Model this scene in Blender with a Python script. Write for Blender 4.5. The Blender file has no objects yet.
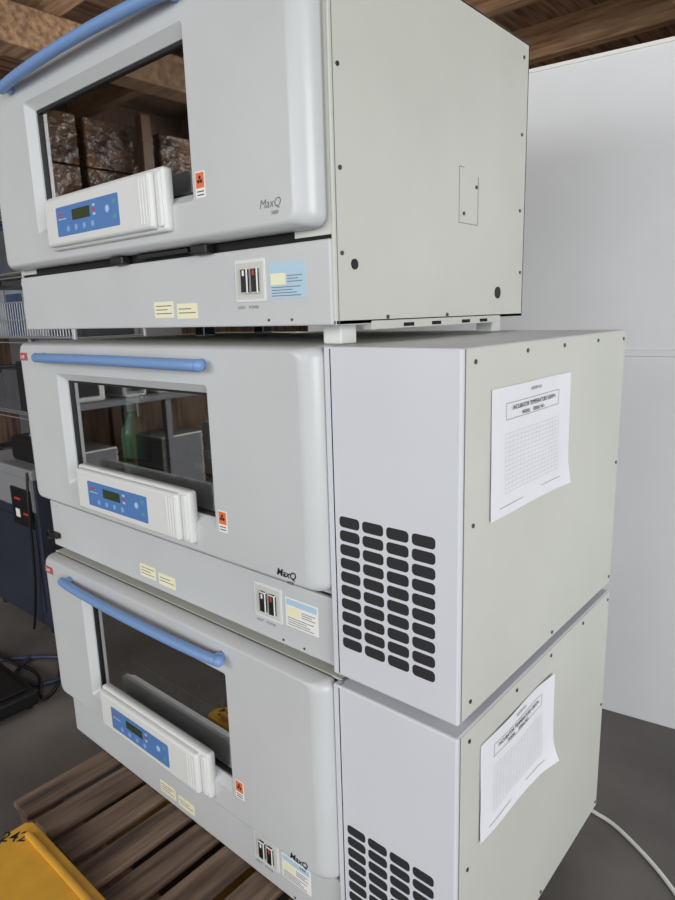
import bpy, bmesh, math, random
from mathutils import Vector, Matrix
random.seed(7)
S=bpy.context.scene
try: S.view_settings.view_transform='Standard'
except Exception: pass
def link(o):
    S.collection.objects.link(o); return o
def lin(c): return tuple(((v/255)/12.92 if v/255<=0.04045 else ((v/255+0.055)/1.055)**2.4) for v in c)+(1,)
# ---------------- materials
def mat(name,rgb,rough=0.5,metal=0,noise=0.0,scale=6,bump=0.0,bscale=200,rgb2=None,stretch=None,spec=None,coat=0,detail=6,bdist=.002):
    m=bpy.data.materials.new(name); m.use_nodes=True; nt=m.node_tree; b=nt.nodes['Principled BSDF']
    b.inputs['Base Color'].default_value=lin(rgb); b.inputs['Roughness'].default_value=rough; b.inputs['Metallic'].default_value=metal
    if spec is not None: b.inputs['Specular IOR Level'].default_value=spec
    if coat: b.inputs['Coat Weight'].default_value=coat
    tc=nt.nodes.new('ShaderNodeTexCoord'); mp=nt.nodes.new('ShaderNodeMapping'); nt.links.new(tc.outputs['Object'],mp.inputs[0])
    if stretch: mp.inputs['Scale'].default_value=stretch
    if noise>0 or rgb2:
        n=nt.nodes.new('ShaderNodeTexNoise'); n.inputs['Scale'].default_value=scale; n.inputs['Detail'].default_value=detail
        nt.links.new(mp.outputs[0],n.inputs['Vector'])
        r=nt.nodes.new('ShaderNodeValToRGB'); r.color_ramp.elements[0].position=.35; r.color_ramp.elements[1].position=.68
        c2=rgb2 if rgb2 else tuple(v*(1-noise) for v in rgb)
        r.color_ramp.elements[0].color=lin(c2); r.color_ramp.elements[1].color=lin(rgb)
        nt.links.new(n.outputs['Fac'],r.inputs[0]); nt.links.new(r.outputs[0],b.inputs['Base Color'])
    if bump>0:
        n2=nt.nodes.new('ShaderNodeTexNoise'); n2.inputs['Scale'].default_value=bscale; n2.inputs['Detail'].default_value=3
        nt.links.new(mp.outputs[0],n2.inputs['Vector'])
        bp=nt.nodes.new('ShaderNodeBump'); bp.inputs['Strength'].default_value=bump; bp.inputs['Distance'].default_value=bdist
        nt.links.new(n2.outputs['Fac'],bp.inputs['Height']); nt.links.new(bp.outputs[0],b.inputs['Normal'])
    return m
M_body=mat('painted_steel_side',(204,206,197),.46,noise=.03,scale=3,bump=.08,bscale=300)
M_box=mat('box_steel_cool_lit',(209,212,217),.46,noise=.02,scale=3,bump=.08,bscale=300)  # bluish cast of the light on the box front is mixed into this colour
M_door=mat('painted_steel_door',(200,203,203),.32,noise=.03,scale=2.5,bump=.05,bscale=300)
M_panel=mat('control_plastic',(218,220,217),.4)
M_blue=mat('handle_blue',(118,152,200),.4)
M_memb=mat('membrane_blue',(84,126,184),.35)
M_lcd=mat('lcd_green',(52,66,44),.2)
M_btn=mat('button_blue',(130,172,218),.4)
M_green=mat('key_teal',(80,160,150),.4); M_red=mat('red_print',(200,60,40),.5); M_bred=mat('brand_sticker_red',(170,84,84),.5)
M_black=mat('black_plastic',(16,16,17),.5); M_dark=mat('dark_gap',(9,9,9),.8)
M_vent=mat('vent_hole_shade',(34,35,39),.75)  # dark colour for raised plates, stands in for shade inside open vent holes
M_screw=mat('screw_metal',(92,90,84),.35,metal=.8)
M_steel=mat('chamber_liner_paint',(160,162,160),.4,noise=.1)
M_alu=mat('platform_metal',(84,87,90),.4,metal=.4)
M_white=mat('white_label',(236,236,230),.6); M_yel=mat('cream_label',(236,232,196),.6)
M_lblue=mat('pale_blue_label',(176,204,222),.5); M_ink=mat('ink',(28,28,32),.7); M_gink=mat('grey_ink',(120,120,126),.7); M_lgrey=mat('light_grey_ink',(176,178,184),.7)
M_orange=mat('orange_label',(226,112,60),.6)
M_paper=mat('paper',(230,232,236),.8,noise=.02,scale=8)
def glassmat(name,tint,base):
    m=bpy.data.materials.new(name); m.use_nodes=True; nt=m.node_tree; nt.nodes.clear()
    o=nt.nodes.new('ShaderNodeOutputMaterial'); mx=nt.nodes.new('ShaderNodeMixShader'); t=nt.nodes.new('ShaderNodeBsdfTransparent'); g=nt.nodes.new('ShaderNodeBsdfGlossy')
    t.inputs[0].default_value=tint; g.inputs['Roughness'].default_value=.02; g.inputs[0].default_value=(1,1,1,1)
    fr=nt.nodes.new('ShaderNodeFresnel'); fr.inputs[0].default_value=1.5
    ad=nt.nodes.new('ShaderNodeMath'); ad.operation='MULTIPLY_ADD'; ad.inputs[1].default_value=1.5; ad.inputs[2].default_value=base
    nt.links.new(fr.outputs[0],ad.inputs[0]); nt.links.new(ad.outputs[0],mx.inputs[0]); nt.links.new(t.outputs[0],mx.inputs[1]); nt.links.new(g.outputs[0],mx.inputs[2]); nt.links.new(mx.outputs[0],o.inputs[0])
    return m
M_glass=glassmat('window_glass',(.82,.84,.82,1),.26)
def woodmat(name,c1,c2,axis,rough=.75):
    st=[14,14,14]; st[axis]=1.2
    return mat(name,c1,rough,rgb2=c2,scale=2.2,stretch=tuple(st),bump=.5,bscale=6,detail=9)
M_wy=woodmat('wood_grain_y',(132,110,92),(68,54,45),1)
M_wx2=woodmat('old_board_x',(116,92,74),(60,45,36),0)
M_ceil=woodmat('ceiling_boards',(170,138,112),(104,80,64),1); M_beam=woodmat('beam_wood',(190,154,118),(130,100,76),0)
# ---------------- mesh helpers
def mk(name,bm,mats,parent=None,smooth=False):
    me=bpy.data.meshes.new(name); bmesh.ops.recalc_face_normals(bm,faces=bm.faces[:]); bm.to_mesh(me); bm.free()
    for m in (mats if isinstance(mats,(list,tuple)) else [mats]): me.materials.append(m)
    if smooth:
        for p in me.polygons: p.use_smooth=True
    o=bpy.data.objects.new(name,me); link(o)
    if parent: o.parent=parent
    return o
def addbox(bm,x0,x1,y0,y1,z0,z1,bev=0,mi=0,seg=2):
    r=bmesh.ops.create_cube(bm,size=1); vs=r['verts']
    for v in vs: v.co=Vector(((x0+x1)/2+v.co.x*(x1-x0),(y0+y1)/2+v.co.y*(y1-y0),(z0+z1)/2+v.co.z*(z1-z0)))
    fs=list({f for v in vs for f in v.link_faces})
    for f in fs: f.material_index=mi
    if bev>0:
        es=list({e for v in vs for e in v.link_edges})
        bmesh.ops.bevel(bm,geom=es,offset=bev,segments=seg,affect='EDGES',profile=.5)
def box(name,x0,x1,y0,y1,z0,z1,m,bev=0,parent=None):
    bm=bmesh.new(); addbox(bm,x0,x1,y0,y1,z0,z1,bev); return mk(name,bm,m,parent)
def cyl(bm,c,r,h,axis,n=20,mi=0,r2=None):
    rr=bmesh.ops.create_cone(bm,cap_ends=True,segments=n,radius1=r,radius2=r if r2 is None else r2,depth=h)
    if axis==1: rot=Matrix.Rotation(math.pi/2,4,'X')
    elif axis==0: rot=Matrix.Rotation(math.pi/2,4,'Y')
    else: rot=Matrix.Identity(4)
    for v in rr['verts']: v.co=rot@v.co+Vector(c)
    for f in {f for v in rr['verts'] for f in v.link_faces}: f.material_index=mi
def rr(x0,x1,z0,z1,r,n=6):
    P=[]
    for cx,cz,a0 in ((x1-r,z1-r,0),(x0+r,z1-r,90),(x0+r,z0+r,180),(x1-r,z0+r,270)):
        for i in range(n+1):
            a=math.radians(a0+90*i/n); P.append((cx+r*math.cos(a),cz+r*math.sin(a)))
    return P
def loft(bm,loops,mi=0,smooth=True):
    L=[[bm.verts.new(p) for p in lp] for lp in loops]
    for a,b in zip(L[:-1],L[1:]):
        n=len(a)
        for i in range(n):
            f=bm.faces.new((a[i],a[(i+1)%n],b[(i+1)%n],b[i])); f.smooth=smooth; f.material_index=mi
    f=bm.faces.new(L[0]); f.material_index=mi
    f=bm.faces.new(L[-1]); f.material_index=mi
def rplate(bm,x0,x1,z0,z1,yb,yf,r,bev=.002,mi=0,n=5):
    lp=[[(x,yb,z) for x,z in rr(x0,x1,z0,z1,r,n)]]
    for k in range(4):
        t=math.pi/2*k/3; s=bev*(1-math.cos(t)); y=yf+bev*(1-math.sin(t))
        lp.append([(x,y,z) for x,z in rr(x0+s,x1-s,z0+s,z1-s,max(r-s,.0005),n)])
    loft(bm,lp,mi)
def tube(name,pts,r,m,parent=None,res=8,cyc=False):
    cu=bpy.data.curves.new(name,'CURVE'); cu.dimensions='3D'; cu.bevel_depth=r; cu.bevel_resolution=res; cu.use_fill_caps=True
    sp=cu.splines.new('NURBS'); sp.points.add(len(pts)-1)
    for p,q in zip(sp.points,pts): p.co=(*q,1)
    sp.use_endpoint_u=True; sp.order_u=3; sp.resolution_u=12
    cu.materials.append(m); o=bpy.data.objects.new(name,cu); link(o)
    if parent: o.parent=parent
    return o
def text(name,s,loc,size,m,parent=None,face='-Y',bold=0,xs=1,align='LEFT',shear=0):
    cu=bpy.data.curves.new(name,'FONT'); cu.body=s; cu.size=size; cu.offset=bold; cu.align_x=align; cu.extrude=.0001; cu.shear=shear
    cu.materials.append(m); o=bpy.data.objects.new(name,cu); link(o); o.location=loc
    o.rotation_euler=(math.pi/2,0,0) if face=='-Y' else (math.pi/2,0,math.pi/2)
    o.scale=(xs,1,1)
    if parent: o.parent=parent
    return o
def empty(name,loc=(0,0,0)):
    e=bpy.data.objects.new(name,None); e.location=loc; e.empty_display_size=.1; link(e); return e
H=.62; W=1.171; D=.719; WC=.2629
DB=.161; DR=-.011
def incubator(loc,comp,lab_x,extra):
    E=empty('laboratory_incubator_shaker',loc)
    bm=bmesh.new()
    addbox(bm,-.006,0,.003,D,0,H,.0015); addbox(bm,-W,-W+.006,.003,D,0,H,.0015)
    addbox(bm,-W,0,.003,D,H-.006,H,.0015); addbox(bm,-W,0,D-.006,D,0,H,.0015); addbox(bm,-W,0,.003,D,.002,.008)
    addbox(bm,-.09,-.004,.003,.010,.15,H-.004); addbox(bm,-W+.004,-W+.09,.003,.010,.15,H-.004); addbox(bm,-W+.004,-.004,.003,.010,.55,H-.004)
    mk('cabinet_shell',bm,M_body,E)
    bm=bmesh.new(); addbox(bm,-W+.004,-.0115 if comp else -.005,-.002,.014,.001,.143,.003)
    mk('base_panel',bm,M_door,E)
    box('door_gap',-W+.01,-.008,.006,.012,.14,.168,M_dark,0,E)
    bm=bmesh.new()
    addbox(bm,-1.09,-.09,.012,.6,.19,.2); addbox(bm,-1.09,-.09,.6,.61,.19,.56); addbox(bm,-1.09,-1.08,.012,.6,.19,.56); addbox(bm,-.1,-.09,.012,.6,.19,.56); addbox(bm,-1.09,-.09,.012,.6,.55,.56)
    mk('chamber_liner',bm,M_steel,E)
    bm=bmesh.new(); addbox(bm,-1.0,-.2,.08,.54,.235,.247,.003)
    addbox(bm,-.95,-.25,.12,.5,.2,.235)
    for i in range(7):
        for j in range(4):
            x=-.93+i*.11; y=.13+j*.115
            if not(comp and i<2 and j<2):
                cyl(bm,(x,y,.262),.034,.03,2,14,0,.03)
    mk('shaker_platform',bm,M_alu,E)
    bm=bmesh.new()
    for (x0,x1,y0,y1,z0,z1) in ((-.62,-.44,.2,.33,.29,.4),(-.42,-.34,.16,.3,.26,.37),(-.84,-.7,.35,.5,.27,.41)):
        addbox(bm,x0,x1,y0,y1,z0,z1,.006)
        addbox(bm,x0+.01,x1-.01,y0-.01,y0,z0+.03,z1-.02,.003)
    mk('flask_rack',bm,M_black,E)
    bm=bmesh.new()
    addbox(bm,-.98,-.96,.09,.53,.247,.30); addbox(bm,-.98,-.22,.09,.1,.285,.295,.002); addbox(bm,-.24,-.22,.09,.53,.247,.30)
    mk('platform_rails',bm,M_screw,E)
    bm=bmesh.new(); lp=[]
    yb=.0; Dp=.042
    lp.append([(x,yb,z) for x,z in rr(-W,DR,DB,H,.022,6)])
    for k in range(10):
        t=math.pi/2*k/9; s=1-math.cos(t); y=-.006-(Dp-.006)*math.sin(t)
        lp.append([(x,y,z) for x,z in rr(-W+.03*s,DR-.040*s,DB+.014*s,H-.010*s,.022,6)])
    loft(bm,lp)
    door=mk('door',bm,M_door,E)
    bm=bmesh.new()
    a=(-.945,-.306,.235,.542); b=(-.925,-.326,.252,.522)
    lo=[[(x,-.06,z) for x,z in rr(a[0]-.01,a[1]+.01,a[2]-.01,a[3]+.01,.012,4)],[(x,-.043,z) for x,z in rr(*a,.008,4)],[(x,-.024,z) for x,z in rr(*b,.005,4)],[(x,.02,z) for x,z in rr(*b,.005,4)]]
    loft(bm,lo,0,False)
    cut=mk('cut',bm,M_panel)
    cut.parent=E
    bpy.context.view_layer.update()
    md=door.modifiers.new('b','BOOLEAN'); md.object=cut; md.operation='DIFFERENCE'; md.solver='EXACT'
    bpy.context.view_layer.update()
    dg=bpy.context.evaluated_depsgraph_get(); nm=bpy.data.meshes.new_from_object(door.evaluated_get(dg)); door.modifiers.clear(); door.data=nm
    bpy.data.objects.remove(cut)
    bm=bmesh.new()
    x0,x1,z0,z1=b
    g=.006
    addbox(bm,x0,x0+g,-.02,-.008,z0,z1); addbox(bm,x1-g,x1,-.02,-.008,z0,z1); addbox(bm,x0+g,x1-g,-.02,-.008,z1-g,z1); addbox(bm,x0+g,x1-g,-.02,-.008,z0,z0+g)
    mk('window_gasket',bm,M_black,E)
    bm=bmesh.new(); vs=[bm.verts.new(p) for p in ((x0,-.014,z0),(x1,-.014,z0),(x1,-.014,z1),(x0,-.014,z1))]; bm.faces.new(vs)
    mk('window_glass',bm,M_glass,E)
    # handle
    zh=.582; yo=-.042; hx0,hx1=-1.0,-.308
    pts=[(hx0-.006,yo-.018,zh)]
    for i in range(13):
        t=i/12; x=hx0+t*(hx1-hx0); pts.append((x,yo-.022-.014*math.sin(math.pi*t)**.7,zh+.003*math.sin(math.pi*t)))
    pts.append((hx1+.006,yo-.018,zh))
    tube('handle_bar',pts,.0122,M_blue,E,8)
    bm=bmesh.new()
    for x in (hx0+.007,hx1-.006):
        cyl(bm,(x,yo-.010,zh),.0118,.026,1,20)
        bmesh.ops.create_uvsphere(bm,u_segments=18,v_segments=10,radius=.0128,matrix=Matrix.Translation((x+(.012 if x>-.5 else -.012),yo-.020,zh)))
    mk('handle_mounts',bm,M_blue,E,True)
    # control panel
    bm=bmesh.new()
    rplate(bm,-.856,-.378,.188,.308,-.036,-.056,.008,.006)
    rplate(bm,-.846,-.406,.194,.302,-.048,-.070,.008,.008)
    rplate(bm,-.403,-.385,.196,.300,-.048,-.061,.006,.004)
    for k in range(4): rplate(bm,-.446+k*.010,-.441+k*.010,.204,.292,-.069,-.0712,.002,.001)
    mk('control_housing',bm,M_panel,E)
    bm=bmesh.new()
    rplate(bm,-.786,-.520,.213,.277,-.069,-.0712,.004,.0006,0)
    rplate(bm,-.712,-.634,.243,.266,-.0710,-.0718,.002,.0003,1)
    for i in range(4): cyl(bm,(-.735+i*.036,-.0714,.2275),.0065,.0006,1,18,2)
    for i in range(3): addbox(bm,-.622,-.612,-.0716,-.0712,.244+i*.009,.249+i*.009,0,4 if i==1 else 5)
    cyl(bm,(-.563,-.0715,.25),.0085,.0008,1,18,2); cyl(bm,(-.563,-.0718,.25),.006,.0008,1,18,5); addbox(bm,-.543,-.532,-.0716,-.0712,.258,.266,0,3); addbox(bm,-.543,-.532,-.0716,-.0712,.228,.236,0,3)
    addbox(bm,-.776,-.752,-.0716,-.0712,.258,.262,0,4); addbox(bm,-.776,-.74,-.0716,-.0712,.249,.251,0,5)
    mk('control_keypad',bm,[M_memb,M_lcd,M_btn,M_green,M_red,M_lblue],E)
    # stickers
    z=.234+extra.get('bz',0); X=.018
    bm=bmesh.new(); addbox(bm,-.316+X,-.288+X,-.0427,-.0421,z,z+.046,0,0); addbox(bm,-.314+X,-.290+X,-.0430,-.0427,z+.017,z+.044,0,1)
    for a0 in (90,210,330):
        a=math.radians(a0); cyl(bm,(-.302+X+.0045*math.cos(a),-.0432,z+.031+.0045*math.sin(a)),.0034,.0004,1,14,2)
    addbox(bm,-.312+X,-.292+X,-.0430,-.0427,z+.004,z+.006,0,2); addbox(bm,-.312+X,-.292+X,-.0430,-.0427,z+.010,z+.012,0,2)
    mk('biohazard_sticker',bm,[M_white,M_orange,M_ink],E)
    lz=extra['lz']; LM=M_ink if comp else M_gink
    text('door_logo','MaxQ',(-.128,-.0424,lz),.0205,LM,E,bold=.0005 if comp else 0,shear=.25)
    text('door_logo_number',extra['num'],(-.100,-.0424,lz-.012),.009,LM,E,shear=.2)
    bm=bmesh.new()
    for k in range(2):
        x0=lab_x+k*.083
        addbox(bm,x0,x0+.07,-.0026,-.002,.022-k*.003,.056-k*.006,0,0)
        for q in range(3-k): addbox(bm,x0+.006,x0+.064-(q%2)*.015,-.0029,-.0026,.030+q*.008,.032+q*.008,0,1)
    mk('rating_stickers',bm,[M_yel,M_gink],E)
    bm=bmesh.new(); addbox(bm,-.153,-.063,-.0028,-.002,.05,.113,0,0); addbox(bm,-.150,-.066,-.0031,-.0028,.097,.110,0,2); addbox(bm,-.150,-.112,-.0031,-.0028,.074,.094,0,3)
    for q in range(4): addbox(bm,-.148,-.075-(q%3)*.01,-.0032,-.0028,.054+q*.005,.0555+q*.005,0,1)
    for q in range(3): addbox(bm,-.108,-.070-(q%2)*.01,-.0032,-.0028,.078+q*.005,.0795+q*.005,0,1)
    o1=mk('spec_sticker',bm,[M_lblue if not comp else M_white,M_gink,M_lblue,M_yel],E)
    bm=bmesh.new()
    rplate(bm,-.247,-.163,.046,.124,-.002,-.004,.004,.001,0)
    addbox(bm,-.242,-.168,-.0046,-.004,.052,.118,0,1)
    addbox(bm,-.224,-.205,-.012,-.0046,.062,.108,.002,2); addbox(bm,-.196,-.177,-.012,-.0046,.062,.108,.002,2)
    addbox(bm,-.217,-.212,-.0125,-.012,.094,.104,0,3); addbox(bm,-.189,-.184,-.0125,-.012,.094,.104,0,4)
    o2=mk('power_switches',bm,[M_panel,M_body,M_black,M_white,M_red],E)
    o3=text('switch_print','LIGHT    POWER',(-.245,-.0024,.034),.008,M_gink,E)
    for o in (o1,o2,o3): o.location.x+=extra.get('sx',0)
    if not comp:
        bm=bmesh.new()
        for x in (-.66,-.36): addbox(bm,x,x+.05,-.02,.004,.142,.160,.003)
        addbox(bm,-.56,-.38,-.012,.004,.150,.158,.001)
        mk('door_latches',bm,M_black,E)
    elif extra['foot']>.01:
        bm=bmesh.new(); addbox(bm,-W-.012,-W+.05,-.018,.004,.030,.046,.003); addbox(bm,-W-.012,-W+.004,-.018,.03,.018,.05,.003)
        mk('transit_latch',bm,M_black,E)
    bm=bmesh.new(); fh=extra['foot']
    for x in (-.05,-W+.3):
        for y in (.07 if x>-.1 else .4,D-.08): addbox(bm,x-.022,x+.022,y-.022,y+.022,-fh+.0006,.004,.003,0 if x>-.1 else 1)
    mk('feet',bm,[M_panel if not comp else M_black,M_black],E)
    bm=bmesh.new()
    if not comp:
        for (y,z) in ((.022,.255),(.022,.41),(.022,.12),(.69,.585),(.69,.42),(.70,.107),(.69,.25),(.477,.278),(.425,.22),(.36,.012),(.15,.012)): cyl(bm,(.0006,y,z),.0038,.003,0,14)
    else:
        for (y,z) in ((.02,.598),(.72-.015,.60),(.36,.604),(.02,.34),(.02,.03),(.705,.02),(.36,.015),(.705,.31),(.2,.604),(.54,.604)): cyl(bm,(WC+.0014,y,z),.0038,.003,0,14)
    for x in (-.10,-.16): cyl(bm,(x,-.0025,.012),.0025,.002,1,14)
    mk('screws',bm,M_screw,E)
    if comp:
        bm=bmesh.new(); addbox(bm,.0005,WC,-.017,D+.001,0,H,.004); addbox(bm,-.0095,.01,-.017,.002,0,H,.003)
        mk('compressor_housing',bm,M_box,E)
        bm=bmesh.new(); addbox(bm,WC-.002,WC+.0012,-.006,D-.002,.004,H-.002,.0006)
        mk('compressor_side_cover',bm,M_body,E)
        box('side_cover_seam',WC-.001,WC+.0004,-.009,-.006,.004,H-.002,M_gink,0,E)
        bm=bmesh.new(); rows=10; cols=4
        px=.208/4; pz=.262/10
        for i in range(cols):
            for j in range(rows):
                x0=.017+i*px; z0=.064+j*pz
                rplate(bm,x0,x0+.0455,z0,z0+.0205,-.0165,-.0174,.0072,.0003,0,4)
        mk('vent_slots',bm,M_vent,E)
        box('brand_sticker',-W+.020,-W+.068,-.0427,-.0421,.570,.592,M_bred,0,E)
        text('brand_sticker_print','LAB',(-W+.026,-.0429,.576),.014,M_white,E)
    else:
        bm=bmesh.new()
        cyl(bm,(.0004,.055,.103),.009,.003,0,22); cyl(bm,(.0004,.585,.058),.0135,.003,0,24)
        mk('side_plugs',bm,M_black,E)
        bm=bmesh.new()
        for (y0,y1,z0,z1) in ((.405,.4062,.20,.312),(.405,.425,.3108,.312),(.405,.486,.2,.2012),(.4848,.486,.2,.3)): addbox(bm,0,.0006,y0,y1,z0,z1)
        for (y0,y1) in ((.0095,.0112),): addbox(bm,0,.0005,y0,y1,0,H)
        mk('side_knockout_seams',bm,M_gink,E)
        bm=bmesh.new(); addbox(bm,-.02,.0015,.1,.6,-.010,.006,.001); mk('base_rail',bm,M_body,E)
        bm=bmesh.new()
        for y in (.2,.3,.42,.5): addbox(bm,.001,.002,y,y+.035,-.007,.000)
        mk('base_rail_slots',bm,M_dark,E)
    return E
zT,zM,zL=1.3364,.6822,.0438
uL=incubator((-.0094,-.0018,zL),True,-.685,dict(num='6000',foot=0.0006,lz=.172,sx=-.045))
uM=incubator((-.0126,.0051,zM),True,-.69,dict(num='6000',foot=.0184,lz=.180,sx=.004))
uT=incubator((0,-.0033,zT),False,-.525,dict(num='5000',foot=.0342,bz=.004,lz=.199))
def spray(loc):
    E=empty('spray_bottle',loc)
    prof=[(.030,0),(.033,.004),(.033,.09),(.030,.105),(.016,.13),(.0125,.138),(.0125,.15)]
    bm=bmesh.new(); loft(bm,[[(r*math.cos(a*math.pi/12),r*math.sin(a*math.pi/12),z) for a in range(24)] for r,z in prof])
    mk('bottle_body',bm,mat('green_bottle',(104,160,118),.25),E)
    bm=bmesh.new(); cyl(bm,(0,0,.157),.015,.02,2,18); addbox(bm,-.012,.045,-.011,.011,.168,.192,.005); cyl(bm,(.05,0,.182),.006,.014,0,12); addbox(bm,.022,.030,-.005,.005,.135,.17,.002)
    mk('trigger_head',bm,mat('pale_trigger',(180,196,184),.4),E)
    E.scale=(1.2,1.2,1.2)
spray((-.0126-.87,.0051+.13,zM+.2475))
def paper(loc,w,h,rot=0,curl=1):
    E=empty('chart_paper',loc); E.rotation_euler=(rot,0,0)
    bm=bmesh.new(); N=20; K=20
    def off(a,b):
        return .0014+curl*(.030*max(0,a-.78)**1.5*4*(1-b*.6)+.022*max(0,.22-b)**1.5*4*(.3+a)+.0012*(1+math.sin(a*9+b*5)))
    g=[[bm.verts.new((off(i/N,j/K),w*i/N,h*j/K)) for j in range(K+1)] for i in range(N+1)]
    for i in range(N):
        for j in range(K):
            f=bm.faces.new((g[i][j],g[i+1][j],g[i+1][j+1],g[i][j+1])); f.smooth=True
    mk('sheet',bm,M_paper,E)
    bm=bmesh.new(); cur=[0]
    def quad(pts):
        f=bm.faces.new([bm.verts.new((off(y/w,z/h)+.0006,y,z)) for y,z in pts]); f.material_index=cur[0]
    def line(y0,y1,z0,z1):
        n=24
        for k in range(n):
            ya=y0+(y1-y0)*k/n; yb=y0+(y1-y0)*(k+1)/n; quad(((ya,z0),(yb,z0),(yb,z1),(ya,z1)))
    def vline(y,z0,z1,t=.0006):
        n=24
        for k in range(n):
            za=z0+(z1-z0)*k/n; zb=z0+(z1-z0)*(k+1)/n; quad(((y,za),(y+t,za),(y+t,zb),(y,zb)))
    cur[0]=1
    for k in range(14): line(.05,w-.045,h*.17+k*h*.036,h*.17+k*h*.036+.0005)
    for k in range(16): vline(.05+(w-.095)*k/15,h*.17,h*.17+13*h*.036,.0004)
    cur[0]=0
    line(.05,w-.05,h*.745,h*.745+.001); line(.05,w-.05,h*.87,h*.87+.001); vline(.05,h*.745,h*.87,.001); vline(w-.05,h*.745,h*.87,.001)
    line(.03,.12,h*.07,h*.07+.001); line(w-.12,w-.04,h*.09,h*.09+.001)
    mk('chart_lines',bm,[M_gink,M_lgrey],E)
    text('chart_title','INCUBATOR TEMPERATURE GRAPH',(.0045,w*.5,h*.815),.0108,M_ink,E,'+X',align='CENTER')
    text('chart_subtitle','MODEL:     SERIAL NO:',(.0045,w*.48,h*.762),.009,M_ink,E,'+X',align='CENTER')
    text('chart_header','ROOM NO:',(.0045,w*.45,h*.93),.008,M_gink,E,'+X')
    return E
PX=WC-.0126+.0014
paper((PX,.078,1.013),.314,.219,.006,.5)
paper((WC-.0094+.0014,.056,.412),.304,.198,-.006,1.0)
# ---------------- room
ZF=-.0868
M_floor=mat('concrete_floor',(122,117,113),.5,rgb2=(84,80,78),scale=1.6,bump=.3,bscale=40,detail=10)
box('floor',-7,6,-7,6,ZF-.1,ZF,M_floor)
M_wall=mat('white_partition',(227,229,230),.6,noise=.05,scale=1.3,bump=.05,bscale=20,detail=8)
def rotz(o,a,piv):
    o.matrix_world=Matrix.Translation(piv)@Matrix.Rotation(a,4,'Z')@Matrix.Translation(-Vector(piv))@o.matrix_world
wb=empty('wall_partition')
box('panel',-1.2,4,1.36,1.42,ZF,2.108,M_wall,.003,wb)
box('rail_trim',-1.2,4,1.352,1.36,1.195,1.215,M_wall,.002,wb)
box('top_trim',-1.2,4,1.355,1.425,2.1,2.112,M_white,.002,wb)
rotz(wb,math.atan(.14),(.066,1.369,0))
M_wl=woodmat('plank_wall',(144,118,96),(88,70,57),2)
box('wall_left',-5.1,-5,-7,6,ZF,3.4,M_wl)
box('wall_back',-5,6,5,5.1,ZF,3.4,M_wl)
bm=bmesh.new()
for i in range(55): addbox(bm,-5+i*.2,-5+i*.2+.19,-5,5,3.3,3.33)
mk('ceiling',bm,M_ceil)
box('ceiling_backing',-5,6,-5,5,3.34,3.38,M_ceil)
bm=bmesh.new()
for y in (-3.6,-2.4,-1.2,0,1.2,2.1,3.0,3.9): addbox(bm,-5,6,y,y+.09,3.08,3.3,.004)
mk('ceiling_joists',bm,M_beam)
bm=bmesh.new(); addbox(bm,-3.35,-3.15,-5,5,2.86,3.08,.01); addbox(bm,-.35,-.15,-5,5,2.86,3.08,.01)
mk('roof_girder',bm,M_beam)
# ---------------- pallet
P=empty('wooden_pallet',(0,0,ZF))
zt=zL-ZF-.0012
bm=bmesh.new()
n=10; x0=-1.01; bw=.085; gp=(1.14-n*bw)/(n-1)
for i in range(n):
    xx=x0+i*(bw+gp); addbox(bm,xx,xx+bw,-.275+random.uniform(-.012,.012),.70,zt-.02,zt-random.uniform(0,.003),.002)
mk('deck_boards',bm,M_wy,P)
bm=bmesh.new()
for y in (-.27,.17,.6): addbox(bm,x0+.005,.12,y,y+.09,zt-.040,zt-.0205,.002)
mk('cross_boards',bm,M_wx2,P)
bm=bmesh.new(); bb=bmesh.new()
for x in (x0+.005,-.625,.02):
    addbox(bb,x,x+.1,-.27,.69,.0005,.019,.002)
    for y in (-.27,.17,.6): addbox(bm,x,x+.1,y,y+.09,.0195,zt-.0405,.002)
mk('blocks',bm,M_wx2,P); mk('bottom_boards',bb,M_wy,P)
# ---------------- pallet jack
M_jy=mat('yellow_paint',(232,176,64),.4,noise=.12,scale=9,bump=.1,bscale=30)
J=empty('pallet_jack',(-.57,-.285,ZF))
def poly(bm,pts,z0,z1,mi=0,bev=.004):
    a=[bm.verts.new((x,y,z0)) for x,y in pts]; b=[bm.verts.new((x,y,z1)) for x,y in pts]
    n=len(pts); fs=[bm.faces.new(a[::-1]),bm.faces.new(b)]
    for i in range(n): fs.append(bm.faces.new((a[i],a[(i+1)%n],b[(i+1)%n],b[i])))
    bmesh.ops.bevel(bm,geom=list({e for f in fs for e in f.edges}),offset=bev,segments=2,affect='EDGES')
bm=bmesh.new()
poly(bm,[(-.26,-.012),(.26,-.012),(.275,-.028),(.275,-.075),(.13,-.24),(-.13,-.24),(-.275,-.075),(-.275,-.028)],.165,.178)
addbox(bm,-.27,.27,-.030,-.014,.03,.17,.004)
poly(bm,[(-.255,-.06),(-.12,-.22),(-.11,-.21),(-.245,-.05)],.05,.168,bev=.002); poly(bm,[(.255,-.06),(.12,-.22),(.11,-.21),(.245,-.05)],.05,.168,bev=.002)
addbox(bm,-.225,.225,-.052,-.036,.178,.192,.006)
mk('frame_head',bm,M_jy,J)
bm=bmesh.new(); addbox(bm,-.27,-.12,-.02,.4,.028,.062,.008); addbox(bm,.12,.27,-.02,.4,.028,.062,.008)
mk('forks',bm,M_jy,J)
bm=bmesh.new(); cyl(bm,(0,-.30,.16),.045,.2,2,24); cyl(bm,(0,-.30,.32),.02,.14,2,18); addbox(bm,-.07,.07,-.36,-.24,.06,.1,.01)
mk('pump',bm,M_jy,J)
bm=bmesh.new(); cyl(bm,(-.05,-.30,.0605),.06,.045,0,28); cyl(bm,(.05,-.30,.0605),.06,.045,0,28)
mk('steer_wheels',bm,M_black,J)
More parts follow.
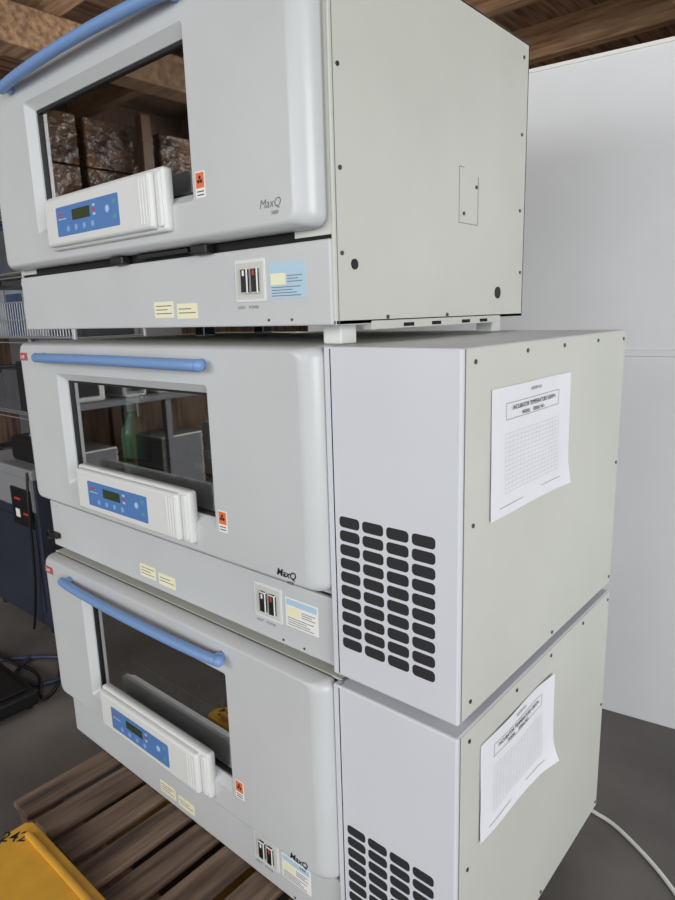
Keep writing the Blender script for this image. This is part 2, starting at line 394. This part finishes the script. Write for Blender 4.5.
tube('tow_bar',[(0,-.33,.18),(0,-.42,.5),(0,-.52,1.1)],.018,M_black,J)
tube('tow_grip',[(-.0,-.52,1.08),(-.1,-.525,1.14),(-.09,-.535,1.24),(0,-.54,1.26),(.09,-.535,1.24),(.1,-.525,1.14),(0,-.52,1.08)],.012,M_black,J)
tx=text('marker_writing','242',(-.262,-.100,.1786),.045,M_ink,J,bold=.0004); tx.rotation_euler=(0,0,.7)
# ---------------- cable
tube('power_cable',[(.14,.86,ZF+.006),(.203,.835,ZF+.006),(.26,.83,ZF+.006),(.32,.80,ZF+.006),(.40,.75,ZF+.006),(.47,.69,ZF+.006),(.56,.60,ZF+.006),(.7,.3,ZF+.006)],.0055,M_white)
# ---------------- background left
M_navy=mat('navy_cabinet_paint',(46,52,66),.45,noise=.1); M_gr=mat('grey_cabinet_paint',(136,138,141),.5)
C=empty('lab_cabinet',(-2.13,.36,ZF))
bm=bmesh.new(); addbox(bm,-.6,0,0,.6,.03,.75,.008); addbox(bm,-.57,-.03,-.006,.0,.10,.55,.004); mk('cabinet_body',bm,M_navy,C)
bm=bmesh.new(); addbox(bm,-.61,.01,-.01,.61,.75,.80,.008); addbox(bm,-.6,0,-.004,0,.60,.75,.003); mk('cabinet_top',bm,M_gr,C)
bm=bmesh.new(); addbox(bm,-.22,-.03,-.016,-.005,.52,.70,.003); mk('control_face',bm,M_black,C)
bm=bmesh.new(); addbox(bm,-.18,-.12,-.018,-.016,.645,.655); addbox(bm,-.10,-.05,-.018,-.016,.58,.59); addbox(bm,-.18,-.14,-.018,-.016,.56,.60,0,1); mk('control_labels',bm,[M_red,M_white],C)
bm=bmesh.new()
for x in (-.57,-.03):
    for y in (.03,.57): cyl(bm,(x,y,.0155),.02,.03,2,12)
mk('cabinet_feet',bm,M_black,C)
tube('hanging_cord',[(-.02,-.012,.79),(.0,-.03,.7),(-.02,-.03,.45),(-.05,-.03,.2),(-.1,-.04,.02)],.006,M_black,C)
A=empty('bench_centrifuge',(-2.25,.55,ZF+.801))
bm=bmesh.new(); addbox(bm,-.2,.10,-.14,.16,0,.12,.02); mk('housing',bm,M_black,A)
bm=bmesh.new(); cyl(bm,(-.05,.01,.135),.11,.03,2,24,0,.09); mk('lid',bm,M_gr,A)
R=empty('wire_shelf_rack',(-4.4,.98,ZF))
bm=bmesh.new()
for x in (0,1.6):
    for y in (0,.45): cyl(bm,(x,y,1.1),.0125,2.2,2,12)
for z in (.3,.85,1.35,1.75,2.1):
    for k in range(10): cyl(bm,(.8,k*.05,z),.003,1.6,0,6)
    for k in range(33): cyl(bm,(k*.05,.225,z+.003),.002,.45,1,6)
    for y in (0,.45): cyl(bm,(.8,y,z-.03),.004,1.6,0,6)
for k in range(46): cyl(bm,(.02+k*.035,-.012,1.46),.0032,.22,2,6)
for z in (1.36,1.46,1.57): cyl(bm,(.8,-.012,z),.005,1.6,0,6)
mk('wire_frame',bm,mat('chrome_wire',(200,204,210),.3,metal=.5),R)
cols=[(96,98,104),(70,90,124),(214,218,222),(40,40,43),(176,182,190),(80,86,92)]
bm=bmesh.new()
mats=[mat('rack_item_%d'%i,c,.7,noise=.15) for i,c in enumerate(cols)]
for z,ch in ((.3,(3,0,5)),(.85,(3,3,0)),(1.35,(0,4,5,1)),(1.75,(4,0,5,1)),(2.1,(0,4,5))):
    x=.03
    while x<1.50:
        w=random.uniform(.1,.24); hh=random.uniform(.24,.36); addbox(bm,x,min(x+w,1.57),.05,.4,z+.006,z+.006+hh,.004,random.choice(ch)); x+=w+random.uniform(.004,.02)
mk('shelf_contents',bm,mats,R)
G=empty('grey_locker',(-4.95,1.5,ZF))
bm=bmesh.new(); addbox(bm,0,.5,0,1.4,.03,2.2,.008)
for k in range(3): addbox(bm,.5,.51,.02+k*.46,.46+k*.46,.06,2.17,.004); addbox(bm,.51,.53,.38+k*.46,.40+k*.46,1.0,1.12,.003)
addbox(bm,.02,.48,.02,1.38,0.0005,.03)
mk('locker_body',bm,M_gr,G)
tube('blue_hose',[(-2.0,.2,ZF+.01),(-1.9,.05,ZF+.01),(-1.75,.1,ZF+.01),(-1.7,.25,ZF+.01),(-1.85,.32,ZF+.01),(-2.05,.15,ZF+.01),(-2.2,-.05,ZF+.01)],.009,mat('hose_blue',(46,56,84),.5))
tube('black_cable',[(-1.95,.30,ZF+.008),(-1.7,.2,ZF+.008),(-1.6,.05,ZF+.008),(-1.8,.16,ZF+.028),(-2.0,.10,ZF+.028),(-2.3,.1,ZF+.008)],.007,M_black)
T=empty('floor_scale',(-1.75,-.02,ZF))
bm=bmesh.new(); addbox(bm,-.2,.14,-.2,.08,.012,.07,.01); addbox(bm,-.17,.11,-.17,.05,.07,.08,.004)
for x in (-.17,.11):
    for y in (-.17,.05): cyl(bm,(x,y,.006),.015,.012,2,12)
mk('platform',bm,M_black,T)
M_card=mat('wrapped_cardboard',(132,104,80),.22,rgb2=(70,54,42),scale=5,bump=1.0,bscale=9,bdist=.06); M_post=mat('rack_paint',(120,92,70),.5)
K=empty('pallet_racking',(-4.9,-4.6,ZF))
bm=bmesh.new()
for y in (0,2.2,4.2):
    for x in (0,.9): addbox(bm,x,x+.08,y,y+.08,0,3.0)
for z in (1.75,):
    for x in (0,.9): addbox(bm,x+.01,x+.07,.08,4.2,z,z+.1)
mk('uprights_and_beams',bm,M_post,K)
bm=bmesh.new()
for q in range(6):
    for k in range(3):
        addbox(bm,.08,.86,.12+q*.66,.12+q*.66+.6,1.86+k*.36,1.86+k*.36+.35,.01)
mk('wrapped_cartons',bm,M_card,K)
B=empty('work_bench',(-4.0,-3.6,ZF))
bm=bmesh.new(); addbox(bm,-.3,.4,0,3,.82,.86,.004)
for x in (-.28,.34):
    for y in (.02,1.45,2.93): addbox(bm,x,x+.05,y,y+.05,0,.82)
mk('bench_frame',bm,M_gr,B)
bm=bmesh.new()
for (y0,y1,h0,mi) in ((.1,.5,.4,0),(.6,.9,.25,1),(1.0,1.5,.5,0),(1.6,1.8,.3,2),(1.95,2.4,.35,0),(2.5,2.85,.22,1)): addbox(bm,-.15,.3,y0,y1,.861,.861+h0,.02,mi); addbox(bm,.3,.31,y0+.05,y1-.05,.9,.86+h0*.7,.003,1)
for (y0,y1) in ((.3,.8),(1.1,1.5),(1.9,2.6)): addbox(bm,-.1,.3,y0,y1,.001,.5,.01,0 if y0<1 else 2)
mk('bench_equipment',bm,[M_white,M_black,M_gr],B)
# ---------------- lights
def area(name,loc,target,sx,sy,e,c):
    l=bpy.data.lights.new(name,'AREA'); l.shape='RECTANGLE'; l.size=sx; l.size_y=sy; l.energy=e; l.color=c
    o=bpy.data.objects.new(name,l); link(o); o.location=loc
    d=Vector(target)-Vector(loc); o.rotation_euler=d.to_track_quat('-Z','Y').to_euler(); return o
area('doorway_daylight',(4.6,-2.6,2.1),(0,.3,1.0),3.2,2.6,200,(.98,.99,1))
area('front_daylight',(-.6,-4.6,2.3),(-.3,0,1.0),3.2,1.6,42,(.94,.97,1))
area('left_wall_fill',(-2.6,-4.6,2.4),(-4.5,-1.5,1.6),2.0,1.5,85,(1,.98,.95))  # added fill, brightens the left wall that the door windows reflect
area('ceiling_fill_back',(-2.6,3.2,2.5),(-3.2,1.2,3.3),1.6,1.2,45,(1,.96,.9))  # added off-view fill, aimed up to bounce off the wooden ceiling
area('ceiling_fill_right',(1.2,2.6,2.0),(.4,3.0,3.3),1.6,1.2,22,(1,.96,.9))  # another added fill, aimed up at the ceiling beyond the partition
w=bpy.data.worlds.new('World'); S.world=w; w.use_nodes=True
w.node_tree.nodes['Background'].inputs[0].default_value=(.88,.93,1,1); w.node_tree.nodes['Background'].inputs[1].default_value=.98
# ---------------- camera
cam=bpy.data.cameras.new('Camera'); co=bpy.data.objects.new('Camera',cam); link(co)
yaw,pitch,roll=-.7168,-.2090,-.0291
f=Vector((math.cos(pitch)*math.sin(yaw),math.cos(pitch)*math.cos(yaw),math.sin(pitch))); r=Vector((math.cos(yaw),-math.sin(yaw),0)); u=r.cross(f)
r2=r*math.cos(roll)+u*math.sin(roll); u2=-r*math.sin(roll)+u*math.cos(roll)
mw=Matrix(((r2.x,u2.x,-f.x,.7286),(r2.y,u2.y,-f.y,-.8430),(r2.z,u2.z,-f.z,1.3564),(0,0,0,1)))
co.matrix_world=mw; cam.lens=642.1559/900*36; cam.sensor_width=36; cam.clip_start=.02
S.camera=co
